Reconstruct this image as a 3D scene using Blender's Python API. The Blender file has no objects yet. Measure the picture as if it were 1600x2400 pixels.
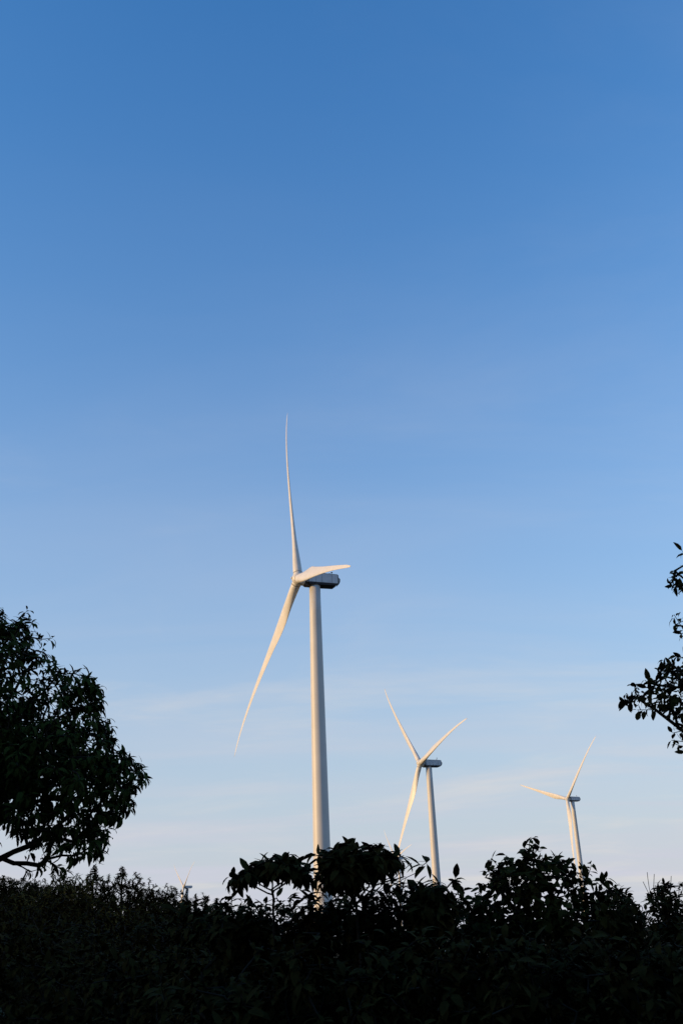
import bpy, math, random
import numpy as np
from mathutils import Matrix, Vector

# ------------------------------------------------------------------ camera
FPX = 2333.0                      # focal length in pixels of the 1600 x 2400 photograph (35 mm lens)
PITCH = math.radians(23.35)
ROLL = math.asin(212 / 5404.0)
EYE = np.array([0.0, 0.0, 1.6])
FW = np.array([0, math.cos(PITCH), math.sin(PITCH)])
_R0 = np.array([1.0, 0, 0]); _U0 = np.cross(_R0, FW)
RT = _R0 * math.cos(ROLL) - _U0 * math.sin(ROLL)
UP = _U0 * math.cos(ROLL) + _R0 * math.sin(ROLL)

scene = bpy.context.scene
COL = scene.collection
cam_d = bpy.data.cameras.new('camera')
cam = bpy.data.objects.new('camera', cam_d)
COL.objects.link(cam)
cam_d.sensor_fit = 'VERTICAL'; cam_d.sensor_height = 36.0; cam_d.lens = 36.0 * FPX / 2400.0
cam_d.clip_start = 0.1; cam_d.clip_end = 20000
m = Matrix.Identity(4)
for i in range(3):
    m[i][0] = RT[i]; m[i][1] = UP[i]; m[i][2] = -FW[i]; m[i][3] = EYE[i]
cam.matrix_world = m
scene.camera = cam

# ------------------------------------------------------------------ light
SUN_EL = math.radians(9.0)
SUN_AZ = math.radians(-104.0)      # clockwise from +Y (the viewing direction): low on the left, a little behind the camera
world = bpy.data.worlds.new('World'); scene.world = world
world.use_nodes = True
wt = world.node_tree; wt.nodes.clear()
def wn(t, **k):
    n = wt.nodes.new(t)
    for a, b in k.items(): setattr(n, a, b)
    return n
out = wn('ShaderNodeOutputWorld'); bg = wn('ShaderNodeBackground')
sky = wn('ShaderNodeTexSky', sky_type='NISHITA', sun_disc=False)
sky.sun_elevation = SUN_EL; sky.sun_rotation = SUN_AZ
sky.altitude = 500; sky.air_density = 1.4; sky.dust_density = 1.2; sky.ozone_density = 1.0
SKY_STRENGTH = 0.15
bg.inputs['Strength'].default_value = SKY_STRENGTH
# thin high cirrus: a plane of cloud seen in perspective, the same all round the sky
tc = wn('ShaderNodeTexCoord'); sep = wn('ShaderNodeSeparateXYZ')
wt.links.new(tc.outputs['Generated'], sep.inputs[0])
def mth(op, a, b=None, c=None):
    n = wn('ShaderNodeMath', operation=op)
    for i, v in enumerate((a, b, c)):
        if v is None: continue
        if isinstance(v, (int, float)): n.inputs[i].default_value = v
        else: wt.links.new(v, n.inputs[i])
    return n.outputs[0]
zz = mth('MAXIMUM', sep.outputs['Z'], 0.0)
zc = mth('ADD', zz, 0.10)
cb = wn('ShaderNodeCombineXYZ')
wt.links.new(mth('DIVIDE', sep.outputs['X'], zc), cb.inputs[0])
wt.links.new(mth('DIVIDE', sep.outputs['Y'], zc), cb.inputs[1])
mp = wn('ShaderNodeMapping'); wt.links.new(cb.outputs[0], mp.inputs[0])
mp.inputs['Rotation'].default_value = (0, 0, math.radians(24)); mp.inputs['Scale'].default_value = (0.55, 1.7, 1)
nz = wn('ShaderNodeTexNoise'); nz.inputs['Scale'].default_value = 1.15; nz.inputs['Detail'].default_value = 7
nz.inputs['Roughness'].default_value = 0.5; nz.inputs['Distortion'].default_value = 0.6
wt.links.new(mp.outputs[0], nz.inputs['Vector'])
# the physical sky, graded like the camera did (white balance and saturation) ...
sc3 = wn('ShaderNodeSeparateColor'); wt.links.new(sky.outputs[0], sc3.inputs[0])
red = mth('MINIMUM', mth('MULTIPLY', mth('POWER', mth('MULTIPLY', sc3.outputs[0], SKY_STRENGTH), 2.2), 1.3), 2.0)
grn = mth('MINIMUM', mth('MULTIPLY', mth('POWER', mth('MULTIPLY', sc3.outputs[1], SKY_STRENGTH), 1.15), 1.33), 1.7)
blu = mth('MULTIPLY', sc3.outputs[2], SKY_STRENGTH * 2.2)
cc3 = wn('ShaderNodeCombineColor')
for i_, v_ in enumerate((red, grn, blu)): wt.links.new(v_, cc3.inputs[i_])
# ... with the pale veil of low haze and thin cirrus that lies along the whole horizon
veil = mth('MULTIPLY', mth('EXPONENT', mth('MULTIPLY', mth('POWER', mth('MULTIPLY', zz, 2.62), 1.4), -1.0)), 0.99)
mr = wn('ShaderNodeMapRange', interpolation_type='SMOOTHSTEP')
mr.inputs['From Min'].default_value = 0.35; mr.inputs['From Max'].default_value = 0.72
mr.inputs['To Min'].default_value = 0.93; mr.inputs['To Max'].default_value = 1.10
wt.links.new(nz.outputs['Fac'], mr.inputs['Value'])
fac = mth('MINIMUM', mth('MULTIPLY', veil, mr.outputs[0]), 1.0)
cm = wn('ShaderNodeMix', data_type='RGBA'); cm.inputs[7].default_value = (0.60, 0.62, 0.71, 1)
wt.links.new(fac, cm.inputs[0]); wt.links.new(cc3.outputs[0], cm.inputs[6])
up_ = wn('ShaderNodeVectorMath', operation='SCALE'); up_.inputs['Scale'].default_value = 1 / SKY_STRENGTH
# faint cream wisps, thicker towards the horizon
mp2 = wn('ShaderNodeMapping'); wt.links.new(cb.outputs[0], mp2.inputs[0])
mp2.inputs['Rotation'].default_value = (0, 0, math.radians(-14)); mp2.inputs['Scale'].default_value = (0.55, 0.9, 1); mp2.inputs['Location'].default_value = (3.1, 1.7, 0)
nw = wn('ShaderNodeTexNoise'); nw.inputs['Scale'].default_value = 1.3; nw.inputs['Detail'].default_value = 8
nw.inputs['Roughness'].default_value = 0.62; nw.inputs['Distortion'].default_value = 0.5
wt.links.new(mp2.outputs[0], nw.inputs['Vector'])
mw = wn('ShaderNodeMapRange', interpolation_type='SMOOTHSTEP')
mw.inputs['From Min'].default_value = 0.47; mw.inputs['From Max'].default_value = 0.75
mw.inputs['To Min'].default_value = 0.0; mw.inputs['To Max'].default_value = 0.85
wt.links.new(nw.outputs['Fac'], mw.inputs['Value'])
wfac = mth('MULTIPLY', mw.outputs[0], mth('EXPONENT', mth('MULTIPLY', zz, -4.4)))
cm2 = wn('ShaderNodeMix', data_type='RGBA'); cm2.inputs[7].default_value = (0.74, 0.71, 0.69, 1)
wt.links.new(wfac, cm2.inputs[0]); wt.links.new(cm.outputs[2], cm2.inputs[6])
wt.links.new(cm2.outputs[2], up_.inputs[0])
wt.links.new(up_.outputs[0], bg.inputs[0]); wt.links.new(bg.outputs[0], out.inputs[0])

sund = bpy.data.lights.new('sun', 'SUN'); sund.energy = 5.0; sund.angle = math.radians(0.5)
sund.color = (1.0, 0.64, 0.27)
sun = bpy.data.objects.new('sun', sund); COL.objects.link(sun)
TO_SUN = Vector((math.sin(SUN_AZ) * math.cos(SUN_EL), math.cos(SUN_AZ) * math.cos(SUN_EL), math.sin(SUN_EL)))
sun.rotation_euler = TO_SUN.to_track_quat('Z', 'Y').to_euler()
sun.location = TO_SUN * 300

scene.view_settings.view_transform = 'Standard'
try: scene.view_settings.look = 'None'
except Exception: pass
scene.view_settings.exposure = 0.0; scene.view_settings.gamma = 1.0
scene.view_settings.use_curve_mapping = False
scene.render.engine = 'CYCLES'
scene.cycles.max_bounces = 6; scene.cycles.diffuse_bounces = 3

# ------------------------------------------------------------------ helpers
rng = np.random.default_rng(7)
def norm(v):
    v = np.asarray(v, float)
    return v / np.maximum(np.linalg.norm(v, axis=-1, keepdims=True), 1e-9)
def at(px, py, Y):
    d = FW + RT * (px - 800) / FPX - UP * (py - 1200) / FPX
    return EYE + d * (Y / d[1])
def at_many(px, py, Y):
    d = FW + np.outer((px - 800) / FPX, RT) - np.outer((py - 1200) / FPX, UP)
    return EYE + d * (Y / d[:, 1])[:, None]
def proj_many(p):
    v = p - EYE; z = np.maximum(v @ FW, 1e-3)
    return 800 + FPX * (v @ RT) / z, 1200 - FPX * (v @ UP) / z

def mesh_from(verts, faces, mat, smooth=False, name='mesh'):
    me = bpy.data.meshes.new(name)
    me.from_pydata([tuple(v) for v in verts], [], faces)
    if smooth:
        me.polygons.foreach_set('use_smooth', [True] * len(me.polygons))
    me.materials.append(mat); me.update()
    return me
def mesh_np(verts, loops, sizes, mat, smooth=False, name='mesh'):
    me = bpy.data.meshes.new(name)
    me.vertices.add(len(verts)); me.vertices.foreach_set('co', np.asarray(verts, np.float32).ravel())
    me.loops.add(len(loops)); me.loops.foreach_set('vertex_index', np.asarray(loops, np.int32))
    me.polygons.add(len(sizes))
    st = np.concatenate([[0], np.cumsum(sizes)[:-1]]).astype(np.int32)
    me.polygons.foreach_set('loop_start', st)
    me.polygons.foreach_set('loop_total', np.asarray(sizes, np.int32))
    if smooth: me.polygons.foreach_set('use_smooth', np.ones(len(sizes), bool))
    me.materials.append(mat); me.update(calc_edges=True); me.validate()
    return me
def tag(o, label=None, cat=None, group=None, kind=None):
    for k, v in (('label', label), ('category', cat), ('group', group), ('kind', kind)):
        if v: o[k] = v
    return o
def empty(name, loc, label, cat, group=None):
    o = bpy.data.objects.new(name, None); COL.objects.link(o)
    o.location = loc; o.empty_display_size = 0.3
    return tag(o, label, cat, group)
def part(name, me, parent, loc=(0, 0, 0), kind=None, label=None):
    me.name = name if me.users == 0 else me.name
    o = bpy.data.objects.new(name, me); COL.objects.link(o)
    o.parent = parent; o.location = loc
    return tag(o, label=label, kind=kind)

def material(name, color, rough=0.6, spec=0.3, var=None, scale=3.0, bump=0.0, detail=3.0, coords='Object', trans=None, amount=1.0):
    mt = bpy.data.materials.new(name); mt.use_nodes = True
    nt = mt.node_tree; b = nt.nodes['Principled BSDF']
    b.inputs['Base Color'].default_value = (*color, 1); b.inputs['Roughness'].default_value = rough
    b.inputs['Specular IOR Level'].default_value = spec
    if var is not None:
        if coords == 'World':
            g = nt.nodes.new('ShaderNodeNewGeometry'); src = g.outputs['Position']
        else:
            g = nt.nodes.new('ShaderNodeTexCoord'); src = g.outputs['Object']
        n = nt.nodes.new('ShaderNodeTexNoise'); n.inputs['Scale'].default_value = scale; n.inputs['Detail'].default_value = detail
        nt.links.new(src, n.inputs['Vector'])
        r = nt.nodes.new('ShaderNodeMapRange'); r.inputs['From Min'].default_value = 0.35; r.inputs['From Max'].default_value = 0.65
        r.inputs['To Max'].default_value = amount
        nt.links.new(n.outputs['Fac'], r.inputs['Value'])
        mx = nt.nodes.new('ShaderNodeMix'); mx.data_type = 'RGBA'
        mx.inputs[6].default_value = (*color, 1); mx.inputs[7].default_value = (*var, 1)
        nt.links.new(r.outputs[0], mx.inputs[0]); nt.links.new(mx.outputs[2], b.inputs['Base Color'])
        if bump:
            bp = nt.nodes.new('ShaderNodeBump'); bp.inputs['Strength'].default_value = bump
            nt.links.new(n.outputs['Fac'], bp.inputs['Height']); nt.links.new(bp.outputs[0], b.inputs['Normal'])
    return mt

M_TOWER = material('tower_paint', (0.50, 0.495, 0.48), 0.45, 0.3, (0.455, 0.45, 0.435), 0.15, coords='Object')
M_BLADE = material('blade_gelcoat', (0.58, 0.57, 0.55), 0.42, 0.35, (0.53, 0.52, 0.49), 0.4)
M_NAC = material('nacelle_fibreglass', (0.52, 0.54, 0.57), 0.55, 0.3, (0.45, 0.47, 0.50), 0.8)
M_SHELL = material('nacelle_frame_grey', (0.20, 0.21, 0.22), 0.6, 0.3, (0.16, 0.17, 0.18), 0.8)
M_BELLY_SHADE = material('nacelle_underside_painted_shade', (0.05, 0.05, 0.055), 0.8, 0.1, (0.035, 0.035, 0.04), 1.2)  # shade under the nacelle, painted in as a near-black colour
M_DARK = material('dark_steel', (0.07, 0.065, 0.06), 0.6, 0.3, (0.12, 0.09, 0.06), 2.0)
M_SEAL = material('dark_rubber_seal', (0.05, 0.05, 0.05), 0.8, 0.2)
M_GROUND = material('grass_and_soil', (0.040, 0.045, 0.018), 0.95, 0.1, (0.07, 0.055, 0.03), 0.35, 0.4, 8, 'World')
M_BARK = material('bark', (0.030, 0.022, 0.015), 0.95, 0.03, (0.050, 0.037, 0.025), 25, 0.5, 4, 'World')
M_LEAF = material('glossy_dark_green_leaf', (0.026, 0.031, 0.006), 0.7, 0.03, (0.042, 0.054, 0.011), 7, 0, 5, 'World')
M_LEAF2 = material('dark_green_leaf', (0.031, 0.020, 0.005), 0.75, 0.02, (0.046, 0.033, 0.008), 9, 0, 5, 'World')
M_LEAF3 = material('round_green_leaf', (0.030, 0.023, 0.005), 0.75, 0.02, (0.047, 0.038, 0.008), 8, 0, 5, 'World')
M_HILL = material('hillside_foliage', (0.034, 0.021, 0.005), 0.9, 0.01, (0.052, 0.033, 0.008), 1.6, 0, 6, 'World')
M_OLIVE_SUN = material('olive_foliage_painted_sun', (0.085, 0.055, 0.011), 0.8, 0.05, (0.14, 0.085, 0.018), 1.6, 0, 6, 'World')  # olive leaves, with faint warm sunlight painted into the colour

# ------------------------------------------------------------------ terrain
HUBH = 92.0
TURB = [  # hub pixel, distance, yaw towards the camera, azimuth of the first blade, cone (net at the tip), label
    ((699, 1357), 254.7, 19.3, -12.6, 3.6, 'nearest and largest white wind turbine, its tower rising behind the dome shaped bush'),
    ((984, 1789), 504.0, 21.8, -39.3, 4.3, 'second largest white wind turbine, just right of the nearest one, blades in a Y'),
    ((1328.4, 1872.6), 795.0, 25.8, -71.9, 3.9, 'small white wind turbine at right with one blade lying along its tower'),
    ((927, 2012), 1500.0, 22.0, -42.9, 2.1, 'faint far wind turbine mostly hidden behind the drooping leaves of the dome shaped bush'),
    ((431, 2079), 1400.0, 24.7, -57.5, 3.4, 'tiny wind turbine whose head just clears the hilltop trees on the left'),
]
bases = []
for hp, Y, psi, al, cone, lab in TURB:
    H = at(*hp, Y); bases.append((H[0], H[1], H[2] - HUBH))
def terrain(x, y):
    x = np.asarray(x, float); y = np.asarray(y, float)
    z = 0.25 * np.sin(x * 0.045 + 1) * np.cos(y * 0.038) * np.clip(np.hypot(x, y) / 60, 0, 1)
    # low rise on the left of the view
    z = z + 3.0 / (1 + np.exp((x + 9 - 0.10 * (y - 45)) / 3.5)) * np.exp(-((y - 55) / 34.0) ** 2)
    # unseen ridge added further left to cast shade on everything near
    w = 1 / (1 + np.exp((y - 118) / 7)) / (1 + np.exp((-y - 130) / 12))
    z = z + 27.0 * np.exp(-((x + 88) / 22.0) ** 2) * w
    # unseen steep bank added behind the camera to cut sky light on the foreground
    z = z + 15.0 / (1 + np.exp((y + 13) / 1.8)) * np.exp(-(x / 70.0) ** 4)
    for bx, by, bz in bases:
        s = 70.0 if by < 400 else 160.0
        z = z + bz * np.exp(-((x - bx) ** 2 + (y - by) ** 2) / (2 * s * s))
    return z
def build_ground():
    def axis(n, near, far):
        t = np.linspace(-1, 1, n)
        return np.sign(t) * (near * np.abs(t) + (far - near) * np.abs(t) ** 5)
    xs = axis(281, 340, 7000); ys = axis(281, 340, 7000) + 60
    X, Y = np.meshgrid(xs, ys, indexing='ij'); Z = terrain(X, Y)
    v = np.stack([X, Y, Z], -1).reshape(-1, 3)
    n = len(ys); i, j = np.meshgrid(np.arange(len(xs) - 1), np.arange(n - 1), indexing='ij')
    a = (i * n + j).ravel()
    loops = np.stack([a, a + n, a + n + 1, a + 1], -1).ravel()
    me = mesh_np(v, loops, np.full(len(a), 4), M_GROUND, True, 'ground')
    o = bpy.data.objects.new('ground', me); COL.objects.link(o); o['kind'] = 'structure'
build_ground()

# ------------------------------------------------------------------ wind turbines
BL = 60.0
def lerp_tab(t, tab):
    return float(np.interp(t, [a for a, b in tab], [b for a, b in tab]))
CHORD = [(0, 2.5), (.03, 2.5), (.08, 2.75), (.12, 3.15), (.16, 3.6), (.20, 3.85), (.24, 3.85), (.29, 3.6), (.35, 3.1), (.45, 2.5), (.6, 1.75), (.8, 1.12), (.93, .8), (.98, .65), (1, .3)]
THICK = [(0, 2.5), (.03, 2.48), (.08, 2.2), (.14, 1.7), (.20, 1.28), (.3, .92), (.5, .5), (.75, .24), (1, .06)]
TWIST = [(0, 16), (.2, 13), (.35, 8), (.6, 3.5), (.8, 1), (1, -1)]
ROUND = [(0, 1), (.03, 1), (.10, .65), (.2, .12), (.26, 0), (1, 0)]
def blade_mesh(r, et, n, cone_tip):
    """r: radial direction, et: direction of motion, n: upwind; the mesh is relative to the hub centre."""
    tip_off = BL * math.sin(math.radians(cone_tip)); c0 = math.sin(math.radians(cone_tip + 1.9))
    bend = BL * c0 - tip_off
    N = 30; K = 20; V = []
    ts = [(i / (N - 1)) ** 1.15 for i in range(N)]
    for t in ts:
        s = 1.25 + (BL - 1.25) * t
        u = s / BL
        ctr = r * s * math.cos(math.radians(cone_tip)) + n * (c0 * s - bend * u ** 5)
        ch, th, tw, rd = (lerp_tab(t, q) for q in (CHORD, THICK, TWIST, ROUND))
        tw = math.radians(tw + 2.0)
        cd = et * math.cos(tw) + n * math.sin(tw); td = np.cross(r, cd); td = td / np.linalg.norm(td)
        for k in range(K):
            a = 2 * math.pi * k / K
            xc = math.cos(a); yc = math.sin(a)
            # round section
            p1 = (xc * ch / 2, yc * th / 2)
            # airfoil section, pitch axis at 30 % of the chord
            u_ = (1 - xc) / 2
            yt = 5 * th * (0.2969 * math.sqrt(max(u_, 0)) - .126 * u_ - .3516 * u_ ** 2 + .2843 * u_ ** 3 - .1036 * u_ ** 4) 
            p2 = (ch * (0.30 - u_), (1 if yc >= 0 else -1) * yt if abs(yc) > 1e-6 else 0.0)
            px_, py_ = (p1[i] * rd + p2[i] * (1 - rd) for i in (0, 1))
            V.append(ctr + cd * px_ + td * py_)
    Fc = []
    for i in range(N - 1):
        for k in range(K):
            k2 = (k + 1) % K
            Fc.append((i * K + k, i * K + k2, (i + 1) * K + k2, (i + 1) * K + k))
    Fc.append(tuple(range(K))[::-1]); Fc.append(tuple((N - 1) * K + k for k in range(K)))
    return mesh_from(V, Fc, M_BLADE, True, 'blade')
def ring_mesh(c, axis, rad, w, mat, h=0.06, K=32, name='ring'):
    """thin closed collar round an axis"""
    axis = norm(axis); a = norm(np.cross(axis, [0.3, 0.2, 1])); b = np.cross(axis, a)
    V = []; Fc = []
    prof = [(rad - h, -w / 2), (rad, -w / 2), (rad, w / 2), (rad - h, w / 2)]
    for k in range(K):
        t = 2 * math.pi * k / K; d = a * math.cos(t) + b * math.sin(t)
        for q, s in prof: V.append(c + d * q + axis * s)
    for k in range(K):
        k2 = (k + 1) % K
        for j in range(4):
            j2 = (j + 1) % 4
            Fc.append((k * 4 + j, k2 * 4 + j, k2 * 4 + j2, k * 4 + j2))
    return mesh_from(V, Fc, mat, False, name)
def lathe_mesh(c, axis, prof, mat, K=40, smooth=True, name='lathe'):
    axis = norm(axis); a = norm(np.cross(axis, [0.3, 0.2, 1] if abs(axis[2]) < .9 else [1, 0, 0])); b = np.cross(axis, a)
    V = []; Fc = []
    for s, q in prof:
        for k in range(K):
            t = 2 * math.pi * k / K
            V.append(c + axis * s + (a * math.cos(t) + b * math.sin(t)) * q)
    for i in range(len(prof) - 1):
        for k in range(K):
            k2 = (k + 1) % K
            Fc.append((i * K + k, i * K + k2, (i + 1) * K + k2, (i + 1) * K + k))
    Fc.append(tuple(range(K))[::-1]); Fc.append(tuple((len(prof) - 1) * K + k for k in range(K)))
    return mesh_from(V, Fc, mat, smooth, name)
def prism_mesh(prof, y0, y1, fr, mat, name, inset=0.0):
    """prof: (back, up) outline; y0..y1 across; fr: (origin, back, side, up)"""
    o, bk, sd, up = fr
    n = len(prof); V = []
    cx = sum(p[0] for p in prof) / n; cz = sum(p[1] for p in prof) / n
    def shr(p, f): return (cx + (p[0] - cx) * f, cz + (p[1] - cz) * f)
    rows = [(y0, 1 - inset), (y0 + inset * 3, 1), (y1 - inset * 3, 1), (y1, 1 - inset)] if inset else [(y0, 1), (y1, 1)]
    for yy, f in rows:
        for p in prof:
            q = shr(p, f); V.append(o + bk * q[0] + sd * yy + up * q[1])
    Fc = []
    for i in range(len(rows) - 1):
        for k in range(n):
            k2 = (k + 1) % n
            Fc.append((i * n + k, i * n + k2, (i + 1) * n + k2, (i + 1) * n + k))
    Fc.append(tuple(range(n))[::-1]); Fc.append(tuple((len(rows) - 1) * n + k for k in range(n)))
    return mesh_from(V, Fc, mat, False, name)

def turbine(hp, Y, psi, al, cone, label, full=True):
    H = at(*hp, Y)
    psi = math.radians(psi); tilt = 0.09; al = math.radians(al)
    n = norm([-math.cos(psi) * math.cos(tilt), -math.sin(psi) * math.cos(tilt), math.sin(tilt)])
    nh = norm([n[0], n[1], 0])
    s = norm(np.cross(n, [0, 0, 1])); s = s if s[1] < 0 else -s
    u = np.cross(s, n); u = u if u[2] > 0 else -u
    tow = H - nh * 4.6
    base = np.array([tow[0], tow[1], H[2] - HUBH])
    t = empty('wind_turbine', base, label, 'wind turbine', 'white wind turbines')
    Hl = H - base                                   # hub relative to the base
    top = Hl[2] - 1.75
    prof = [(-1.5, 2.55), (0, 2.5)]
    for k in range(1, 13):
        z = top * k / 12
        r_ = 2.25 + (1.48 - 2.25) * (k / 12) ** 1.15
        prof.append((z, r_))
    part('tower', lathe_mesh(np.zeros(3), (0, 0, 1), prof, M_TOWER, 64, name='tower'), t)
    for k in (4, 8):
        z = top * k / 12; r_ = 2.25 + (1.48 - 2.25) * (k / 12) ** 1.15
        part('flange', ring_mesh(np.array([0, 0, z]), (0, 0, 1), r_ + .012, .12, M_TOWER, .05, 64, 'flange'), t)
    part('yaw_ring', lathe_mesh(np.array([0, 0, top]), (0, 0, 1), [(.003, 1.62), (.30, 1.66), (.32, 1.5)], M_DARK, 48, False, 'yaw_ring'), t)
    # nacelle; level frame
    bk = -nh; sd = np.cross(np.array([0, 0, 1.]), bk); up = np.array([0, 0, 1.])
    fr = (np.array([Hl[0], Hl[1], Hl[2]]), bk, sd, up)
    W = 1.75
    shell = [(1.75, -1.15), (1.75, 1.35), (2.4, 1.72), (10.6, 1.60), (10.95, 1.35), (10.95, .75), (11.45, .25), (11.3, -.25), (10.75, -1.15)]
    nac = part('nacelle', prism_mesh(shell, -W, W, fr, M_SHELL if full else M_NAC, 'nacelle', 0.04), t)
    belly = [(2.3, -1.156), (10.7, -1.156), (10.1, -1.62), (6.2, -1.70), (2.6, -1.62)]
    part('underside_cover', prism_mesh(belly, -W + .12, W - .12, fr, M_BELLY_SHADE, 'underside_cover', 0.02), t)
    part('bearing_housing', prism_mesh([(1.5, -1.55), (1.5, .6), (2.4, .6), (3.4, -1.2), (3.3, -1.9), (1.9, -1.9)], -.9, .9, fr, M_DARK, 'bearing_housing'), t)
    if full:
        for side in (-1, 1):
            for a0, a1 in ((2.55, 4.32), (4.42, 6.12), (6.22, 8.97), (9.07, 10.6)):
                b0, b1 = (W + .002, W + .035) if side > 0 else (-W - .035, -W - .002)
                part('side_panel', prism_mesh([(a0, -1.05), (a1, -1.05), (a1, 1.42), (a0, 1.42)], b0, b1, fr, M_NAC, 'side_panel'), nac)
        part('rear_vent', prism_mesh([(11.1, -1.0), (11.42, -.35), (11.55, .15), (11.62, .15), (11.5, -.4), (11.2, -1.02)], -1.1, 1.1, fr, M_DARK, 'rear_vent'), nac)
        mast = lathe_mesh(fr[0] + bk * 9.9 + up * 1.58 + sd * 1.0, up, [(0, .07), (1.2, .05), (1.22, .05)], M_DARK, 8, name='mast')
        ms = part('sensor_mast', mast, t)
        part('wind_sensor', lathe_mesh(fr[0] + bk * 9.9 + up * 2.78 + sd * 1.0, up, [(0, .06), (.1, .24), (.3, .24), (.4, .06)], M_DARK, 10, name='wind_sensor'), ms)
        part('aviation_lamp', lathe_mesh(fr[0] + bk * 8.6 + up * 1.60 - sd * 1.0, up, [(0, .16), (.3, .16), (.42, .1)], M_DARK, 12, name='lamp'), t)
    # hub and spinner
    spn = [(-1.72, 1.5), (-1.5, 1.62), (-.4, 1.72), (.5, 1.62), (1.15, 1.3), (1.6, .8), (1.82, .3), (1.86, .02)]
    hub = part('hub', lathe_mesh(Hl, n, spn, M_BLADE, 40, name='hub'), t)
    part('rotor_seal', lathe_mesh(Hl, n, [(-1.95, 1.2), (-1.73, 1.2)], M_SEAL, 32, name='rotor_seal'), hub)
    part('nose_cap', lathe_mesh(Hl, n, [(1.84, .34), (2.02, .3), (2.06, .05)], M_BLADE, 20, name='nose_cap'), hub)
    for k in range(3):
        a = al + k * 2 * math.pi / 3
        r = math.cos(a) * u + math.sin(a) * s
        et = -math.sin(a) * u + math.cos(a) * s
        me = blade_mesh(r, et, n, cone)
        b = part('blade', me, t, Hl)
        rr = norm(r + n * math.sin(math.radians(cone + 1.9)))
        part('root_collar', lathe_mesh(np.zeros(3), rr, [(.6, 1.27), (1.72, 1.27), (1.74, 1.25)], M_BLADE, 36, name='root_collar'), b)
        part('root_seal', ring_mesh(rr * 1.80, rr, 1.275, .10, M_SEAL, .10, 40, 'root_seal'), b)
    return t
for i, (hp, Y, psi, al, cone, lab) in enumerate(TURB):
    turbine(hp, Y, psi, al, cone, lab, i < 3)

# ------------------------------------------------------------------ leaves
def leaf_shape(width, droop, fold=0.10, cheap=False):
    """unit leaf along +X, upper face +Z"""
    if cheap:
        st = [(.0, 0), (.45, 1.0), (1.0, 0)]
    else:
        st = [(.0, 0), (.10, .10), (.34, .92), (.62, .88), (.86, .42), (1.0, 0)]
    # bend the midrib as an arc
    pts = []; x = z = 0.0; prev = 0.0
    for t, w in st:
        ds = t - prev; ang = droop * (t + prev) / 2 * 1.6
        x += ds * math.cos(ang); z -= ds * math.sin(ang); prev = t
        pts.append((x, z, w * width / 2, droop * t * 1.6))
    V = []; Fc = []
    idx = []
    for x, z, w, a in pts:
        if w == 0: idx.append((len(V),)); V.append((x, 0, z))
        else:
            nx, nz_ = math.sin(a), math.cos(a); h = w * 2 * fold
            idx.append((len(V), len(V) + 1, len(V) + 2))
            V += [(x + nx * h, -w, z + nz_ * h), (x, 0, z), (x + nx * h, w, z + nz_ * h)]
    for p, q in zip(idx[:-1], idx[1:]):
        if len(p) == 1 and len(q) == 3: Fc += [(p[0], q[0], q[1]), (p[0], q[1], q[2])]
        elif len(p) == 3 and len(q) == 3: Fc += [(p[0], q[0], q[1], p[1]), (p[1], q[1], q[2], p[2])]
        else: Fc += [(p[0], q[0], p[1]), (p[1], q[0], p[2])]
    return np.array(V), Fc
class LeafKind:
    def __init__(self, name, mat, width, droops, cheap=False, fold=0.10):
        self.mat = mat; self.shapes = [leaf_shape(width * f, d, fold, cheap) for d, f in droops]
        self.meshes = [mesh_from(V, Fc, mat, not cheap, name) for V, Fc in self.shapes]
K_LONG = LeafKind('leaf', M_LEAF, .30, [(.35, 1), (.7, .95), (1.0, 1.05), (1.3, .9), (.8, 1.2)])
K_COFFEE = LeafKind('leaf', M_LEAF2, .36, [(.2, 1), (.45, .9), (.8, 1.05), (1.1, 1.0), (.6, 1.2)])
K_ROUND = LeafKind('leaf', M_LEAF3, .52, [(.1, 1), (.3, .85), (.5, 1.1), (.8, 1.0)])
K_OVAL = LeafKind('leaf', M_LEAF2, .42, [(.1, 1), (.3, .85), (.6, 1.1), (.9, 1.0)])
K_HILL = LeafKind('leaf', M_HILL, .42, [(.1, 1), (.3, .8), (.5, 1.1)], True)
K_OLIVE_SUN = LeafKind('leaf', M_OLIVE_SUN, .40, [(.1, 1), (.3, .8), (.5, 1.1)], True)

def join_leaves(kind, pos, X, Z, size, var, origin, name):
    Yv = norm(np.cross(Z, X)); Z2 = np.cross(X, Yv)
    vs = []; lp = []; sz = []; off = 0
    for k, (V, Fc) in enumerate(kind.shapes):
        sel = var == k
        if not sel.any(): continue
        p, x, y, z, s = pos[sel], X[sel], Yv[sel], Z2[sel], size[sel]
        w = p[:, None, :] + s[:, None, None] * (V[None, :, 0:1] * x[:, None] + V[None, :, 1:2] * y[:, None] + V[None, :, 2:3] * z[:, None])
        fl = np.concatenate([np.array(f) for f in Fc]); fs = np.array([len(f) for f in Fc])
        n = len(p)
        lp.append((fl[None] + (np.arange(n) * len(V))[:, None] + off).ravel()); sz.append(np.tile(fs, n))
        vs.append(w.reshape(-1, 3)); off += n * len(V)
    return mesh_np(np.concatenate(vs) - origin, np.concatenate(lp), np.concatenate(sz), kind.mat, False, name)

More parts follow.
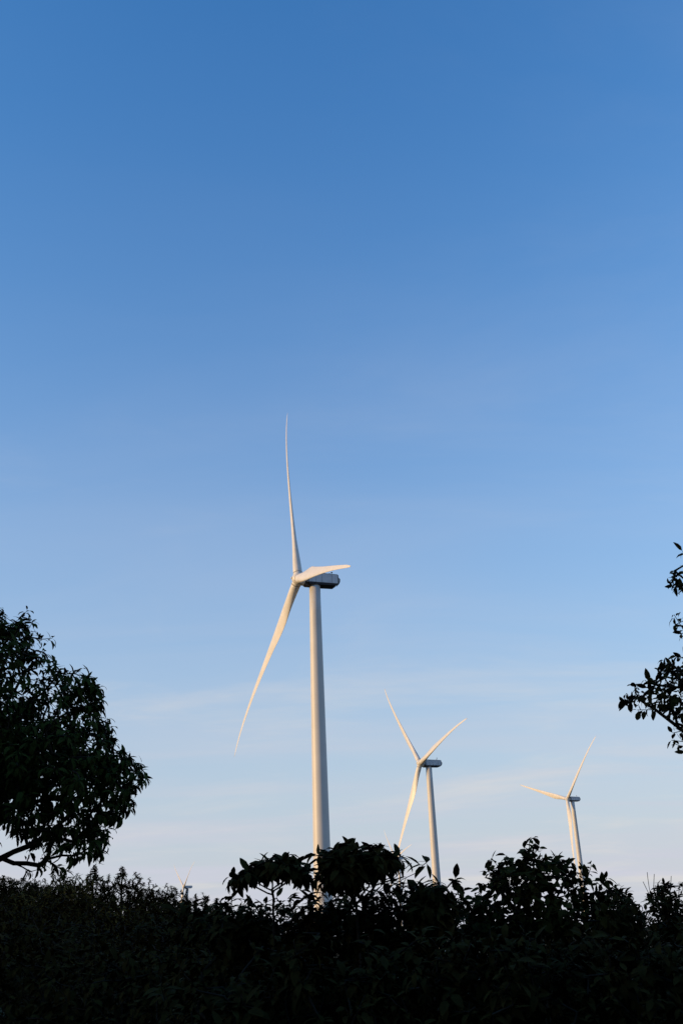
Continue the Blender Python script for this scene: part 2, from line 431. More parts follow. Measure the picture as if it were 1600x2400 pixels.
def tubes_mesh(A, B, ra, rb, mat, origin, K=5, name='branch'):
    d = norm(B - A); ref = np.where(np.abs(d[:, 2:3]) > .9, np.array([[1., 0, 0]]), np.array([[0, 0, 1.]]))
    a = norm(np.cross(d, ref)); b = np.cross(d, a)
    an = 2 * np.pi * np.arange(K) / K
    c = np.cos(an)[None, :, None]; s = np.sin(an)[None, :, None]
    r0 = A[:, None] - d[:, None] * ra[:, None, None] * .3 + (a[:, None] * c + b[:, None] * s) * ra[:, None, None]
    r1 = B[:, None] + (a[:, None] * c + b[:, None] * s) * rb[:, None, None]
    v = np.concatenate([r0, r1], 1).reshape(-1, 3) - origin
    k = np.arange(K); k2 = (k + 1) % K
    q = np.stack([k, k2, k2 + K, k + K], -1).ravel()
    loops = (q[None] + (np.arange(len(A)) * 2 * K)[:, None]).ravel()
    return mesh_np(v, loops, np.full(len(A) * K, 4), mat, True, name)

def grow(limbs, tips, seg=0.12, sag=0.0, root_r=0.05, twig_r=0.004, expo=0.42):
    """branches from hand-laid limbs (lists of points, each starting on an earlier one) out to every tip"""
    P = []; par = []
    for L in limbs:
        L = [np.asarray(q, float) for q in L]
        pr = -1
        if P:
            d = np.linalg.norm(np.array(P) - L[0], axis=1); pr = int(d.argmin())
        start = True
        for q0, q1 in zip(L[:-1], L[1:]):
            n = max(1, int(np.linalg.norm(q1 - q0) / seg))
            for i in range(n + 1 if start else n):
                t = i / n if start else (i + 1) / n
                P.append(q0 + (q1 - q0) * t + rng.normal(0, seg * .06, 3)); par.append(pr); pr = len(P) - 1
            start = False
    nl = len(P)
    base = np.array(P)
    order = np.argsort([np.min(np.linalg.norm(base - t, axis=1)) for t in tips])
    cap = nl + len(tips) * 60
    A = np.zeros((cap, 3)); A[:nl] = base; cnt = nl
    pa = np.full(cap, -1); pa[:nl] = par
    root = base[0]
    tipnode = np.zeros(len(tips), int)
    for o in order:
        t = tips[o]
        d = A[:cnt] - t; dist = np.linalg.norm(d, axis=1)
        rt = np.linalg.norm(A[:cnt] - root, axis=1)
        pen = np.maximum(0, rt - np.linalg.norm(t - root)) * .8
        j = int((dist + pen + .10 * rt).argmin())
        q = A[j]; L = dist[j]; n = max(1, min(50, int(L / seg)))
        ctrl = (q + t) / 2 + np.array([0, 0, sag * L]) + rng.normal(0, .06 * L, 3)
        pr = j
        for i in range(1, n + 1):
            u = i / n
            p = (1 - u) ** 2 * q + 2 * u * (1 - u) * ctrl + u * u * t
            A[cnt] = p; pa[cnt] = pr; pr = cnt; cnt += 1
        tipnode[o] = pr
    A = A[:cnt]; pa = pa[:cnt]
    load = np.zeros(cnt); load[tipnode] += 1
    for i in range(cnt - 1, -1, -1):
        if pa[i] >= 0: load[pa[i]] += load[i]
    load = np.maximum(load, 1)
    r = twig_r + (root_r - twig_r) * (load / load.max()) ** expo
    r[load <= 1] = twig_r
    e = np.where(pa >= 0)[0]
    td = norm(A[tipnode] - A[np.maximum(pa[tipnode], 0)])
    return A, pa, r, e, td

def inside(poly, x, y):
    poly = np.asarray(poly, float); r = np.zeros(len(x), bool)
    n = len(poly)
    for i in range(n):
        x0, y0 = poly[i]; x1, y1 = poly[(i + 1) % n]
        c = ((y0 > y) != (y1 > y)) & (x < (x1 - x0) * (y - y0) / (y1 - y0 + 1e-12) + x0)
        r ^= c
    return r
def edge_dist(poly, x, y):
    poly = np.asarray(poly, float); best = np.full(len(x), 1e9)
    for i in range(len(poly)):
        a = poly[i]; b = poly[(i + 1) % len(poly)]; ab = b - a
        t = np.clip(((x - a[0]) * ab[0] + (y - a[1]) * ab[1]) / (ab @ ab + 1e-9), 0, 1)
        best = np.minimum(best, np.hypot(x - a[0] - t * ab[0], y - a[1] - t * ab[1]))
    return best
def outline_tips(poly, Y, depth, n, margin=8, round_px=90, clumps=0, sigma=0.2):
    """twig tips through a rounded crown of real depth whose outline, seen from the camera, is poly"""
    poly = np.asarray(poly, float); lo = poly.min(0); hi = poly.max(0)
    out_ = []
    cs = None
    def sample(m):
        x = rng.uniform(lo[0], hi[0], m); y = rng.uniform(lo[1], hi[1], m)
        ok = inside(poly, x, y); x, y = x[ok], y[ok]
        db = edge_dist(poly, x, y); ok = db > margin * rng.uniform(.5, 1.3, len(db)); x, y, db = x[ok], y[ok], db[ok]
        T = depth * np.sqrt(np.maximum(0, 1 - (1 - np.clip((db + 4) / round_px, 0, 1)) ** 2))
        w = rng.uniform(-1, 1, len(x)); w = np.sign(w) * np.abs(w) ** .6
        return at_many(x, y, Y + w * T)
    if clumps:
        cs = sample(clumps * 6)[:clumps]
        w = rng.dirichlet(np.ones(len(cs)) * 3)
        k = rng.choice(len(cs), n * 3, p=w)
        p = cs[k] + rng.normal(0, sigma, (n * 3, 3)) * np.array([1, 1, .8])
        x, y = proj_many(p)
        ok = inside(poly, x, y); p, x, y = p[ok], x[ok], y[ok]
        ok = edge_dist(poly, x, y) > margin * rng.uniform(.5, 1.2, len(x))
        return p[ok][:n]
    while sum(len(q) for q in out_) < n: out_.append(sample(n * 2))
    return np.concatenate(out_)[:n]
def blob_tips(c, rad, n, shell=.65, lumps=5, sq=2.0):
    d = norm(rng.normal(size=(n, 3)))
    if sq != 2: d = d / (np.abs(d) ** sq).sum(1, keepdims=True) ** (1 / sq)
    ph = rng.uniform(0, 6.28, 3)
    bump = 1 + .10 * np.sin(d[:, 0] * lumps + ph[0]) + .10 * np.sin(d[:, 1] * lumps + ph[1]) + .08 * np.sin(d[:, 2] * lumps * 1.3 + ph[2])
    r = rng.uniform(shell, 1.0, n) * np.minimum(bump, 1.04 if sq > 3 else 1.12)
    return np.asarray(c) + d * np.asarray(rad) * r[:, None]

def plant(name, label, cat, base, limbs, tips, kind, size, per=7, group=None, spread=.9, upness=.3, droop_x=-.15,
          along=.10, root_r=.05, twig_r=.0035, single=300, parts=True, crown_c=None, sag=.05, seg=.12, leaves_stuff='foliage', ztilt=.28, size_var=.25, trunk_thr=.5, barefrac=0.0):
    base = np.asarray(base, float)
    t = empty(name, base, label, cat, group)
    tips = np.asarray(tips)
    A, pa, r, e, td = grow(limbs, tips, seg, sag, root_r, twig_r)
    thick = r[e] > max(twig_r * 2.2, root_r * trunk_thr * .5)
    if thick.any():
        part('trunk', tubes_mesh(A[pa[e[thick]]], A[e[thick]], r[pa[e[thick]]] * 0 + np.minimum(r[pa[e[thick]]], r[e[thick]] * 1.25), r[e[thick]], M_BARK, base, 8, 'trunk'), t)
    th = ~thick
    if th.any():
        part('twigs', tubes_mesh(A[pa[e[th]]], A[e[th]], np.minimum(r[pa[e[th]]], r[e[th]] * 1.3), r[e[th]], M_BARK, base, 4, 'twigs'), t, kind='stuff')
    # leaves in whorls at and just behind every tip
    keep = rng.uniform(size=len(tips)) >= barefrac
    tp = tips[keep]; tdk = td[keep]
    cc = np.asarray(crown_c if crown_c is not None else tips.mean(0) - np.array([0, 0, .3]))
    d = norm(norm(tp - cc) * .9 + tdk * .8 + np.array([0, 0, upness]))
    N = len(tp); M = N * per
    D = np.repeat(d, per, 0); T = np.repeat(tp, per, 0)
    ref = norm(np.cross(D, rng.normal(size=(M, 3))))
    s1 = ref; s2 = np.cross(D, s1)
    ang = np.tile(np.arange(per) * 2.4, N) + np.repeat(rng.uniform(0, 6.28, N), per) + rng.normal(0, .3, M)
    # one frame per rosette
    s1 = np.repeat(norm(np.cross(d, rng.normal(size=(N, 3)))), per, 0); s2 = np.cross(D, s1)
    side = s1 * np.cos(ang)[:, None] + s2 * np.sin(ang)[:, None]
    sp = np.clip(rng.normal(spread, .25, M), .15, 1.6)
    X = norm(D * np.cos(sp)[:, None] + side * np.sin(sp)[:, None] + np.array([0, 0, 1.]) * droop_x)
    Z = norm(np.array([0, 0, 1.]) * .9 + D * .35 + rng.normal(0, ztilt, (M, 3)))
    Z = norm(Z - X * np.sum(Z * X, 1, keepdims=True) + 1e-4)
    back = np.tile(np.arange(per) / per, N) * along * rng.uniform(.5, 1.3, M)
    pos = T - D * back[:, None]
    sz = size * np.clip(rng.normal(1, size_var, M), .45, 1.5)
    var = rng.integers(0, len(kind.shapes), M)
    idx = np.zeros(0, int)
    if parts:
        x, y = proj_many(pos)
        vis = (x > -20) & (x < 1620) & (y > 0) & (y < 2410)
        # the ones that show: near side of the crown, and the outermost ones against the sky
        rad = np.linalg.norm((pos - cc)[:, [0, 2]], axis=1); rad = rad / (rad.max() + 1e-6)
        dy = (pos[:, 1] - pos[:, 1].min()) / (np.ptp(pos[:, 1]) + 1e-6)
        score = dy * .8 - rad * .7 - (pos[:, 2] > cc[2]) * .25 + rng.uniform(0, .12, M)
        score[~vis] = 1e6
        idx = np.argsort(score)[:min(single, int(vis.sum()))]
    rest = np.ones(M, bool); rest[idx] = False
    if rest.any():
        part(leaves_stuff, join_leaves(kind, pos[rest], X[rest], Z[rest], sz[rest], var[rest], base, leaves_stuff), t, kind='stuff')
    Yv = norm(np.cross(Z, X)); Z2 = np.cross(X, Yv)
    for i in idx:
        o = bpy.data.objects.new('leaf', kind.meshes[var[i]])
        s_ = sz[i]; p_ = pos[i] - base; a, b, c = X[i] * s_, Yv[i] * s_, Z2[i] * s_
        o.parent = t
        o.matrix_local = Matrix(((a[0], b[0], c[0], p_[0]), (a[1], b[1], c[1], p_[1]), (a[2], b[2], c[2], p_[2]), (0, 0, 0, 1)))
        COL.objects.link(o)
    return t

def gz(x, y): return float(terrain(x, y))

# ---- the big tree at the left edge
def left_tree():
    Y = 12.0
    base = np.array([-6.6, 12.2, gz(-6.6, 12.2)])
    poly = [(-520, 1250), (-300, 1180), (-120, 1230), (-40, 1400), (14, 1425), (8, 1455), (22, 1440), (60, 1420), (84, 1434), (90, 1475), (122, 1482), (138, 1500), (128, 1532), (152, 1556), (182, 1560),
            (222, 1586), (246, 1618), (240, 1648), (276, 1690), (268, 1716), (276, 1738), (312, 1764), (344, 1788), (352, 1822), (322, 1840), (336, 1884), (314, 1918),
            (270, 1932), (262, 1984), (250, 2014), (208, 2018), (166, 2014), (140, 1990), (96, 1985), (40, 1960), (-40, 1985), (-200, 2040), (-420, 2020), (-560, 1800), (-600, 1500)]
    tips = outline_tips(poly, Y, 1.25, 3300, 5, 150, 190, .22)
    tips = np.concatenate([tips, outline_tips(poly, Y, 1.3, 1300, 6, 150)])
    low = outline_tips([(60, 1990), (130, 1990), (120, 2035), (95, 2060), (60, 2052), (52, 2020)], Y, .3, 7, 2, 30)
    tips = np.concatenate([tips, low, at_many(np.array([140., 150, 133]), np.array([2034., 2044, 2030]), np.array([11.9, 12, 11.95]))])
    a = at(-60, 2050, Y); b = at(0, 2014, Y); c = at(66, 1985, Y); d = at(130, 1945, 12.1); e_ = at(190, 1880, 12.1)
    crotch = np.array([-6.3, 12.1, 2.0])
    limbs = [[base - [0, 0, .2], base + [.1, 0, 1.0], crotch, crotch + [.5, 0, 1.4], crotch + [.9, .1, 2.9]],
             [crotch, a, b, c, d, e_],
             [crotch + [.3, 0, .6], at(-60, 1900, 12.3), at(40, 1800, 12.4), at(140, 1700, 12.3)],
             [crotch + [.2, 0, .4], at(-40, 1930, 11.6), at(80, 1860, 11.5), at(200, 1780, 11.6)],
             [crotch + [.5, 0, 1.4], at(-60, 1700, 12), at(0, 1580, 12), at(40, 1480, 12)],
             [crotch, crotch + [-.8, .2, 1.2], crotch + [-1.5, .3, 2.4]],
             [b, at(30, 2022, Y), at(62, 2022, Y), at(90, 2030, Y)]]
    plant('broadleaf_tree', 'big dark broadleaf tree with long drooping leaves, leaning in from the left edge', 'tree', base, limbs, tips, K_LONG, .125, 8,
          spread=1.0, upness=.35, droop_x=-.28, along=.10, root_r=.13, twig_r=.0035, crown_c=(-5.0, 12, 3.6), single=300, seg=.13)
left_tree()

# ---- branches of the tree at the right edge
def right_tree():
    Y = 9.0
    base = np.array([5.2, 9.2, gz(5.2, 9.2)])
    P1 = [(1572, 1282), (1600, 1270), (1720, 1300), (1720, 1400), (1600, 1385), (1560, 1378), (1572, 1340), (1580, 1320)]
    P1b = [(1562, 1352), (1600, 1340), (1700, 1350), (1700, 1400), (1590, 1372), (1566, 1372)]
    P2 = [(1552, 1436), (1600, 1425), (1720, 1430), (1720, 1500), (1600, 1490), (1546, 1485), (1575, 1460)]
    P3 = [(1520, 1560), (1545, 1540), (1575, 1528), (1600, 1525), (1760, 1500), (1760, 1660), (1600, 1640), (1560, 1650), (1530, 1610)]
    P4 = [(1456, 1612), (1490, 1598), (1512, 1590), (1560, 1610), (1600, 1630), (1600, 1670), (1540, 1665), (1500, 1670), (1456, 1666)]
    P5 = [(1535, 1662), (1580, 1655), (1760, 1640), (1760, 1790), (1610, 1790), (1590, 1755), (1550, 1740), (1535, 1700)]
    tips = np.concatenate([outline_tips(P, Y + rng.uniform(-.2, .2), .35, n, 3, 50) for P, n in ((P1, 26), (P1b, 15), (P2, 30), (P3, 92), (P4, 38), (P5, 72))])
    back_tips = outline_tips([(1650, 1150), (1900, 1050), (2300, 1200), (2400, 1600), (2200, 1900), (1800, 1900), (1680, 1700), (1640, 1400)], 9.4, 1.1, 1100, 8, 150)
    tips = np.concatenate([tips, back_tips])
    c = np.array([5.0, 9.2, 2.2])
    limbs = [[base - [0, 0, .2], base + [0, 0, 1.2], c, c + [-.1, 0, 1.6], c + [-.2, 0, 3.0]],
             [c, at(1740, 1790, 9.1), at(1600, 1712, Y), at(1535, 1662, Y), at(1490, 1632, Y), at(1470, 1648, Y)],
             [c + [-.05, 0, .8], at(1700, 1600, 9.1), at(1600, 1580, 9), at(1550, 1570, 9)],
             [c + [-.1, 0, 1.2], at(1700, 1500, 9.1), at(1600, 1470, 9)],
             [c + [-.1, 0, 1.6], at(1700, 1400, 9.1), at(1600, 1330, 9)],
             [c, c + [.8, .1, 1.2], c + [1.3, 0, 2.2]]]
    plant('side_tree', 'sparse leafy tree reaching in from the right edge with small oval leaves', 'tree', base, limbs, tips, K_OVAL, .086, 5,
          spread=.95, upness=.25, droop_x=-.12, along=.10, root_r=.075, twig_r=.003, crown_c=(4.6, 9.1, 3.6), ztilt=.75, size_var=.28, seg=.11)
right_tree()

# ---- shaped bushes that stand up against the sky
def umbrella_bush():
    Y = 8.0
    poly = [(536, 2062), (548, 2044), (570, 2036), (580, 2024), (602, 2027), (625, 2012), (650, 2014), (674, 2006), (692, 2018), (706, 2030), (726, 2048), (733, 2060), (712, 2056), (690, 2056), (672, 2046), (640, 2042),
            (612, 2048), (592, 2056), (566, 2060), (545, 2070)]
    tips = outline_tips(poly, Y, .34, 100, 4, 34)
    tips[:, 2] += 0.01
    b = at(641, 2107, Y); base = np.array([b[0], Y, gz(b[0], Y)])
    limbs = [[base - [0, 0, .1], base + [-.02, 0, .9], b, at(638, 2085, Y)], [at(639, 2088, Y), at(610, 2075, 7.9), at(585, 2055, 7.8)], [at(638, 2085, Y), at(640, 2045, Y)],
             [at(638, 2085, Y), at(662, 2066, 8.1), at(690, 2045, 8.1)], [at(640, 2092, Y), at(655, 2080, 7.8), at(680, 2062, 7.8)], [at(640, 2096, Y), at(615, 2088, 8.1), at(590, 2075, 8.2)]]
    plant('bush', 'slender umbrella shaped bush with bare stem, drooping leaves, left of the largest turbine tower', 'bush', base, limbs, tips, K_COFFEE, .115, 6,
          spread=1.15, upness=.5, droop_x=-.45, along=.06, root_r=.009, twig_r=.0028, crown_c=at(640, 2085, Y), size_var=.2, seg=.05, trunk_thr=.6, sag=.08)
umbrella_bush()
def dome_bush():
    Y = 8.0
    poly = [(738, 2010), (765, 1990), (785, 1975), (815, 1972), (850, 1978), (868, 1988), (880, 1972), (905, 1978), (918, 1996), (950, 2008), (948, 2018), (925, 2022), (905, 2036), (888, 2044), (872, 2040), (858, 2052), (840, 2062), (815, 2068), (790, 2074), (762, 2072), (746, 2066), (745, 2050), (742, 2036), (754, 2022)]
    tips = outline_tips(poly, Y, .42, 210, 7, 60)
    tips = np.concatenate([tips, at_many(np.array([742., 748, 946, 738]), np.array([1999., 2003, 2005, 2052]), np.array([7.8, 7.85, 7.9, 7.8]))])
    b = at(835, 2120, Y); base = np.array([b[0], Y, gz(b[0], Y)])
    tw = [at(912, 2080, 7.8), at(950, 2058, 7.8), at(978, 2044, 7.8), at(990, 2028, 7.8), at(999, 2020, 7.8)]
    tw2 = [at(900, 2076, 7.8), at(925, 2055, 7.8), at(950, 2036, 7.8), at(963, 2022, 7.8)]
    tips = np.concatenate([tips, [tw[-1]]])
    limbs = [[base - [0, 0, .1], base + [.02, 0, 1.0], b, at(832, 2070, Y), at(830, 2020, Y)], [b, at(800, 2070, 7.9), at(770, 2030, 7.9)],
             [b, at(872, 2085, 7.95), at(890, 2055, 7.9), at(905, 2020, 7.9)], [b, at(862, 2080, 8.1), at(880, 2040, 8.1)], [at(850, 2105, 7.9), at(885, 2092, 7.8)] + tw, [at(885, 2092, 7.8)] + tw2]
    plant('bush', 'tall dome shaped bush of big drooping leaves in front of the largest turbine tower', 'bush', base, limbs, tips, K_COFFEE, .12, 6,
          spread=1.1, upness=.5, droop_x=-.35, along=.07, root_r=.010, twig_r=.0026, crown_c=at(835, 2080, Y), size_var=.2, seg=.05, sag=.08)
dome_bush()
def mound_bush():
    Y = 8.1
    poly = [(962, 2100), (975, 2068), (995, 2055), (1020, 2054), (1040, 2062), (1050, 2085), (1060, 2120), (1050, 2180), (960, 2180), (950, 2120)]
    tips = outline_tips(poly, Y, .3, 120, 6, 45)
    tips = np.concatenate([tips, at_many(np.array([1066., 1072]), np.array([2062., 2066]), np.array([8.0, 8.0]))])
    b = at(1008, 2150, Y); base = np.array([b[0], Y, gz(b[0], Y)])
    limbs = [[base - [0, 0, .1], b, at(1008, 2075, Y)], [b, at(1040, 2090, Y), at(1062, 2066, Y)]]
    plant('bush', 'small rounded bush top of drooping leaves at the foot of the second largest turbine', 'bush', base, limbs, tips, K_COFFEE, .11, 6,
          spread=1.1, upness=.5, droop_x=-.35, along=.06, root_r=.02, twig_r=.003, crown_c=at(1008, 2130, Y), seg=.06)
mound_bush()
def round_leaf_bush():
    Y = 8.6
    poly = [(1092, 2110), (1104, 2070), (1112, 2046), (1140, 2030), (1158, 2008), (1185, 2002), (1205, 2008), (1225, 1982), (1244, 1972), (1256, 1992), (1262, 2010), (1290, 2000), (1320, 2002), (1345, 2012), (1362, 2018), (1380, 2036), (1376, 2060),
            (1395, 2082), (1412, 2088), (1425, 2120), (1420, 2200), (1100, 2200), (1085, 2140)]
    tips = outline_tips(poly, Y, .42, 340, 5, 110, 90, .095)
    extra = at_many(np.array([1263., 1384, 1397, 1421, 1152, 1240]), np.array([1984., 2026, 2062, 2058, 2014, 1972]), np.array([8.5, 8.5, 8.5, 8.4, 8.6, 8.6]))
    tips = np.concatenate([tips, extra])
    b = at(1260, 2180, Y); base = np.array([b[0], Y, gz(b[0], Y)])
    limbs = [[base - [0, 0, .1], base + [0, 0, .8], b, at(1255, 2100, Y), at(1248, 2020, Y)], [b, at(1200, 2120, 8.5), at(1150, 2060, 8.5)], [b, at(1300, 2110, 8.6), at(1330, 2050, 8.6)],
             [b, at(1350, 2130, 8.5), at(1378, 2050, 8.5), at(1384, 2030, 8.5)], [b, at(1220, 2110, 8.8), at(1200, 2040, 8.8)], [b, at(1380, 2140, 8.4), at(1405, 2075, 8.4), at(1421, 2060, 8.4)]]
    plant('round_leaved_bush', 'tall open bush with rounded leaves in front of the small turbine at right', 'bush', base, limbs, tips, K_ROUND, .082, 5,
          spread=.95, upness=.35, droop_x=-.15, along=.09, root_r=.022, twig_r=.0026, crown_c=at(1250, 2150, Y), ztilt=.6, size_var=.28, seg=.06)
round_leaf_bush()
def star_bush():
    Y = 11.0
    poly = [(1508, 2130), (1514, 2100), (1524, 2080), (1548, 2072), (1562, 2050), (1580, 2052), (1592, 2072), (1640, 2060), (1700, 2080), (1700, 2200), (1520, 2200)]
    tips = outline_tips(poly, Y, .45, 190, 3, 60, 40, .09)
    b = at(1570, 2190, Y); base = np.array([b[0], Y, gz(b[0], Y)])
    limbs = [[base - [0, 0, .1], base + [0, 0, .8], b, at(1565, 2120, Y), at(1572, 2055, Y)], [b, at(1590, 2120, Y), at(1592, 2070, Y)], [b, at(1545, 2130, 10.8), at(1535, 2075, 10.8)],
             [b, at(1535, 2150, Y), at(1520, 2095, Y), at(1505, 2066, Y)], [at(1530, 2120, Y), at(1520, 2080, Y), at(1516, 2042, Y)], [at(1545, 2130, 10.8), at(1530, 2085, 11), at(1531, 2048, 11)]]
    plant('bush', 'thin upright bush with starry leaf tufts and bare shoots at the right edge', 'bush', base, limbs, tips, K_COFFEE, .085, 7,
          spread=1.0, upness=.6, droop_x=.05, along=.04, root_r=.02, twig_r=.003, crown_c=at(1570, 2180, Y), seg=.07)
star_bush()
def low_tuft_bush():
    Y = 10.0
    poly = [(1392, 2100), (1410, 2086), (1425, 2082), (1434, 2070), (1452, 2074), (1460, 2092), (1476, 2100), (1490, 2112), (1510, 2122), (1520, 2200), (1390, 2200)]
    tips = outline_tips(poly, Y, .45, 150, 3, 60, 36, .10)
    b = at(1450, 2180, Y); base = np.array([b[0], Y, gz(b[0], Y)])
    limbs = [[base - [0, 0, .1], base + [0, 0, .8], b, at(1442, 2085, Y)], [b, at(1475, 2130, Y), at(1482, 2104, Y)]]
    plant('bush', 'low tufted bush between the open round leaved bush and the right edge bush', 'bush', base, limbs, tips, K_COFFEE, .085, 7,
          spread=1.0, upness=.5, droop_x=-.1, along=.05, root_r=.02, twig_r=.003, crown_c=at(1450, 2170, Y), seg=.07)
low_tuft_bush()

# ---- the dark hedge mass: individual bushes in rows
def hedge_bush(px, py_top, Y, rx, kind, size, label, group=None, n=150, single=300, ry=None):
    top = at(px, py_top, Y)
    x = top[0]; g = gz(x, Y); h = top[2] - g
    rz = h * .48
    c = np.array([x, Y, top[2] - rz * .93])
    tips = blob_tips(c, (rx, ry or rx * .85, rz), n, sq=3.2)
    tips = tips[tips[:, 2] > g + .08]
    base = np.array([x, Y, g])
    limbs = [[base - [0, 0, .1], base + [.03, 0, h * .35], base + [0, 0, h * .75]], [base + [0, 0, .2], c + [rx * .5, .1, 0]], [base + [0, 0, .2], c + [-rx * .5, -.1, 0]], [base + [0, 0, .3], c + [0, rx * .4, .1]], [base + [0, 0, .3], c + [.05, -rx * .45, .1]]]
    return plant('bush', label, 'bush', base, limbs, tips, kind, size, 7, group, spread=1.05, upness=.35, droop_x=-.3, along=.12,
                 root_r=.022, twig_r=.003, crown_c=c, single=single, seg=.14, trunk_thr=.8)
G1 = 'bushes of the dark foreground hedge'
rows = [
    # px, top py, Y, radius, kind, size, label
    (560, 2212, 6.9, .52, K_COFFEE, .105, 'big leaved bush low in the dark hedge below the umbrella shaped bush'),
    (745, 2205, 6.8, .50, K_COFFEE, .105, 'big leaved bush low in the dark hedge under the largest turbine tower'),
    (930, 2200, 6.9, .52, K_COFFEE, .105, 'big leaved bush low in the hedge under the right of the dome shaped bush'),
    (1120, 2195, 6.8, .52, K_COFFEE, .10, 'low bush of the dark hedge at left of the open round leaved bush'),
    (1310, 2200, 6.9, .52, K_OVAL, .095, 'low bush of the dark hedge directly under the open round leaved bush'),
    (1500, 2205, 6.8, .52, K_OVAL, .095, 'low bush of the dark hedge in the bottom right corner'),
    (1700, 2190, 6.9, .52, K_OVAL, .11, None),
    (505, 2116, 8.4, .42, K_COFFEE, .11, 'bush whose flat top ends the near hedge at left, beside the tree covered rise'),
    (600, 2130, 8.5, .36, K_COFFEE, .11, 'bush directly around the bare stem of the umbrella shaped bush'),
    (712, 2100, 8.4, .33, K_COFFEE, .115, 'bush filling the gap between umbrella shaped and dome shaped bushes'),
    (800, 2086, 8.6, .50, K_COFFEE, .115, 'bush directly behind and under the dome shaped bush'),
    (905, 2084, 8.5, .45, K_COFFEE, .115, 'bush top just right of the dome shaped bush, under its long bare twigs'),
    (1040, 2098, 8.7, .50, K_COFFEE, .11, 'bush top in the dip right of the small rounded bush'),
    (1150, 2160, 9.2, .50, K_OVAL, .10, 'bush behind the left foot of the open round leaved bush'),
    (1290, 2175, 9.4, .50, K_OVAL, .10, 'bush behind the stems of the open round leaved bush'),
    (1420, 2172, 9.6, .55, K_OVAL, .095, 'bush behind the low tufted bush'),
    (1580, 2165, 9.9, .60, K_OVAL, .095, 'bush at the foot of the thin upright bush on the right edge'),
    (1760, 2120, 9.9, .60, K_OVAL, .095, None),
    (1920, 2150, 7.4, .75, K_OVAL, .10, None),
    (1960, 2080, 9.6, .75, K_OVAL, .10, None),
    (2180, 2130, 7.6, .75, K_OVAL, .10, None),
    (2200, 2070, 9.8, .75, K_OVAL, .10, None),
    (2440, 2120, 7.8, .75, K_OVAL, .10, None),
    (2460, 2050, 9.8, .75, K_OVAL, .10, None),
    (2720, 2060, 8.6, .75, K_OVAL, .10, None),
]
for px, py, Y, r_, k, s_, lab in rows:
    if lab is None:
        hedge_bush(px, py, Y, r_, k, s_, 'bush of the hedge continuing past the right edge', 'bushes beyond the right edge', 130, 300)
    else:
        hedge_bush(px, py, Y, r_, k, s_, lab, G1, 300)
# deeper bushes behind, closing the hedge
for i, px in enumerate((500, 610, 720, 830, 940, 1050, 1160, 1280, 1400, 1540, 1680)):
    hedge_bush(px + rng.uniform(-15, 15), 2112 + rng.uniform(-4, 8) + (68 if px > 1100 else 18 if px < 700 else 0), 11.2 + .4 * (i % 2), .75, K_OVAL, .10,
               'dim bush deep behind the front bushes of the hedge', 'dim bushes deep in the hedge', 330, 0)

# left part: slope bushes, further away
GL = 'shrubs on the shaded slope at left'
near_left = [(-60, 2200, 11.5, .9), (110, 2215, 11.0, .9), (290, 2225, 10.6, .85), (440, 2200, 10.2, .7),
             (10, 2160, 15, 1.1), (200, 2165, 15.5, 1.1), (370, 2165, 14.5, 1.0), (500, 2150, 13, .8), (-160, 2150, 15, 1.1)]
for i, (px, py, Y, r_) in enumerate(near_left):
    hedge_bush(px, py, Y, r_, K_OVAL, .11, 'dark leafy shrub in the lower left mass of shade', 'dark leafy shrubs at lower left', 230, 150 if Y < 12 else 0)

def hill_shrub(name, px, py_top, Y, half_px, kind, label, cat, group, n, leaf, shape='round', rz=None):
    top = at(px, py_top, Y); x = top[0]; g = gz(x, Y); h = max(top[2] - g, 1.0)
    rx = half_px / FPX * Y * 1.02
    base = np.array([x, Y, g])
    if shape == 'cone':
        u = rng.uniform(0, 1, n) ** .55; a = rng.uniform(0, 6.28, n)
        tier = 1.25 + .3 * np.sin(u * 26 + rng.uniform(0, 6))
        rr = rx * u ** .75 * tier * rng.uniform(.45, 1, n)
        tips = np.stack([x + rr * np.cos(a), Y + rr * np.sin(a), top[2] - u * h * .8], -1)
        limbs = [[base - [0, 0, .2], base + [0, 0, h * .97]]]
        up_ = .9
    else:
        r_z = rz or h * .5
        c = np.array([x, Y, top[2] - r_z * .97])
        tips = blob_tips(c, (rx, rx * .9, r_z), n, .5, 9, 2.6)
        limbs = [[base - [0, 0, .2], c + [0, 0, r_z * .4]], [base + [0, 0, h * .2], c + [rx * .5, 0, 0]], [base + [0, 0, h * .2], c + [-rx * .5, 0, 0]]]
        up_ = .05
    return plant(name, label, cat, base, limbs, tips, kind, leaf, 8, group, spread=1.25, upness=up_, droop_x=-.1, along=leaf * .8,
                 root_r=.07, twig_r=.012, crown_c=tips.mean(0) - [0, 0, h * .2], parts=False, seg=.35, sag=.05)
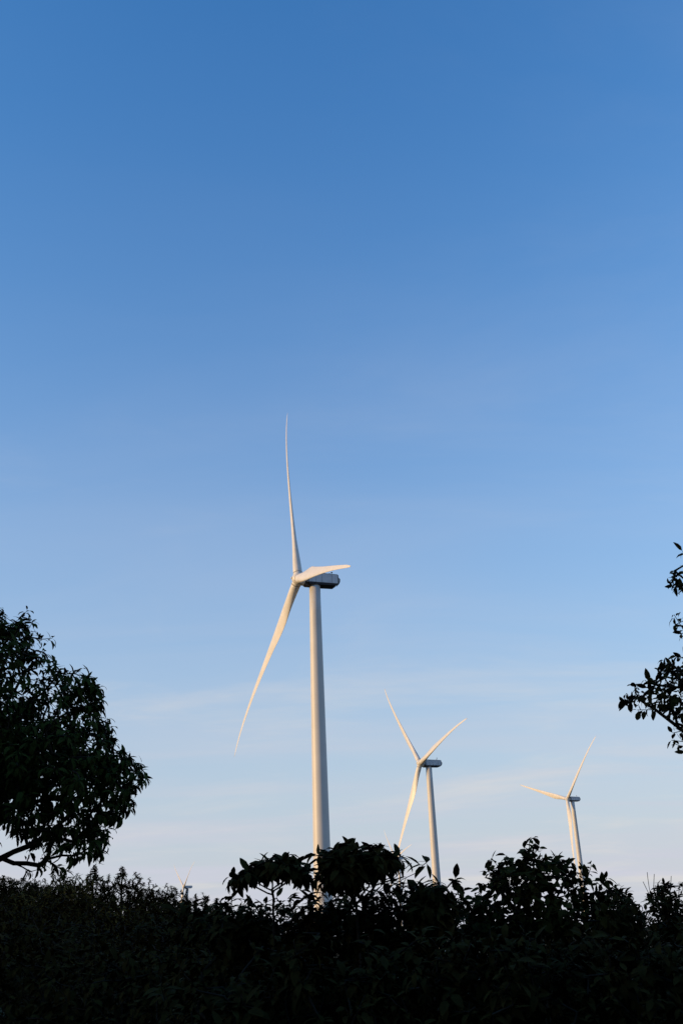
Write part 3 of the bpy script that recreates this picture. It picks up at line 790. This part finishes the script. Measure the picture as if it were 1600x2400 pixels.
ridge = [
    (15, 2062, 46, 88, K_HILL, 'round', 'tree', 'low flat topped dark tree at the far left on the rise under the big tree'),
    (85, 2066, 47, 55, K_HILL, 'round', 'tree', 'dark rounded tree just below the hanging sprigs of the big left tree'),
    (140, 2053, 43, 44, K_OLIVE_SUN, 'round', 'tree', 'rounded olive brown tree with painted sun warmth on the left rise, leftmost of the two golden ones'),
    (186, 2056, 45, 42, K_OLIVE_SUN, 'round', 'tree', 'olive brown tree with painted sun warmth on the left rise, against the left side of the taller spiky tree'),
    (222, 2021, 46, 32, K_HILL, 'cone', 'tree', 'narrow spiky tree on the left rise, tallest and nearer the big left tree'),
    (252, 2055, 48, 22, K_HILL, 'round', 'tree', 'small dark tree filling the saddle between the two spiky trees'),
    (288, 2026, 46, 40, K_HILL, 'cone', 'tree', 'cone shaped spiky tree on the left rise, right of the narrow spiky one'),
    (322, 2054, 46, 22, K_HILL, 'round', 'tree', 'bushy tree hugging the right flank of the cone shaped tree'),
    (352, 2070, 45, 24, K_HILL, 'round', 'tree', 'small tree halfway down the descending tree line at left'),
    (388, 2080, 46, 22, K_HILL, 'round', 'tree', 'small tree just left of the tiny far turbine'),
    (408, 2082, 47, 15, K_HILL, 'round', 'tree', 'narrow little tree touching the left of the tiny far turbine'),
    (434, 2089, 46, 20, K_HILL, 'round', 'tree', 'little tree covering the tower of the tiny far turbine'),
    (459, 2091, 40, 9, K_HILL, 'cone', 'tree', 'little loose tree just right of the tiny far turbine'),
    (482, 2099, 36, 14, K_HILL, 'round', 'tree', 'small open crowned tree near the low end of the left tree line'),
    (507, 2099, 30, 14, K_HILL, 'cone', 'tree', 'last small tree of the left tree line before the near hedge'),
    (535, 2110, 28, 16, K_HILL, 'round', 'tree', 'low tree top behind the left end of the near hedge'),
    (-40, 2060, 45, 50, K_HILL, 'round', 'tree', 'low tree at the edge of the picture beside the flat topped dark one'),
]
for px, py, Y, hw, k, shp, cat, lab in ridge:
    n = int(260 + hw * 22) if shp == 'round' else 620
    if hw < 20: n = 380
    hill_shrub('hillside_tree', px, py, Y, hw, k, lab, cat, 'trees along the top of the left rise', n, .115 if Y > 38 else .09, shp)
fill = []
for Y, y0, y1, step in ((41, 2092, 2125, 62), (34, 2112, 2140, 66), (27, 2128, 2152, 74), (21, 2145, 2165, 90)):
    px = -60
    while px < 600:
        t_ = max(0, min(1, px / 520)); fill.append((px + rng.uniform(-10, 10), y0 + (y1 - y0) * t_ + rng.uniform(-5, 6), Y + rng.uniform(-2, 2), step * .62)); px += step
for i, (px, py, Y, hw) in enumerate(fill):
    k = K_OLIVE_SUN if (i % 7 == 2 and Y > 30) else K_HILL
    lab = 'olive tinted shrub among dark ones on the shaded left slope' if k is K_OLIVE_SUN else 'dark shrub in the mass of growth on the shaded left slope'
    hill_shrub('shrub', px, py, Y, hw, k, lab, 'shrub', 'olive tinted slope shrubs' if k is K_OLIVE_SUN else 'dark slope shrubs', 330, .15 * Y / 40 + .03, 'round')

# ---- unseen trees added behind and above the camera to darken the foreground
K_SHADE = LeafKind('leaf', M_LEAF, .5, [(.1, 1), (.3, .85), (.5, 1.1)], True)
def added_shade_tree(x, y, h, r_, label):
    g = gz(x, y); base = np.array([x, y, g]); c = np.array([x, y, g + h - r_ * .75])
    tips = blob_tips(c, (r_, r_, r_ * .7), 900, .3, 4)
    limbs = [[base - [0, 0, .3], base + [.1, 0, h * .4], c], [base + [.1, 0, h * .4], c + [r_ * .5, 0, .2]], [base + [.1, 0, h * .4], c + [-r_ * .5, .2, .2]], [base + [.1, 0, h * .4], c + [0, r_ * .5, .3]]]
    plant('added_shade_tree', label, 'tree', base, limbs, tips, K_SHADE, .34, 9, 'added trees shading the foreground', spread=1.0, upness=.3, droop_x=-.2, along=.3,
          root_r=.2, twig_r=.008, crown_c=c, parts=False, seg=.4)
for x, y, h, r_ in ((-4.5, -4.5, 8.5, 4.2), (4.0, -5.0, 9.0, 4.4), (0.2, -10, 11, 4.5), (-11, -3, 9, 4.5), (11, -3, 9, 4.5)):
    added_shade_tree(x, y, h, r_, 'broad unseen tree added behind the camera to shade the foreground')
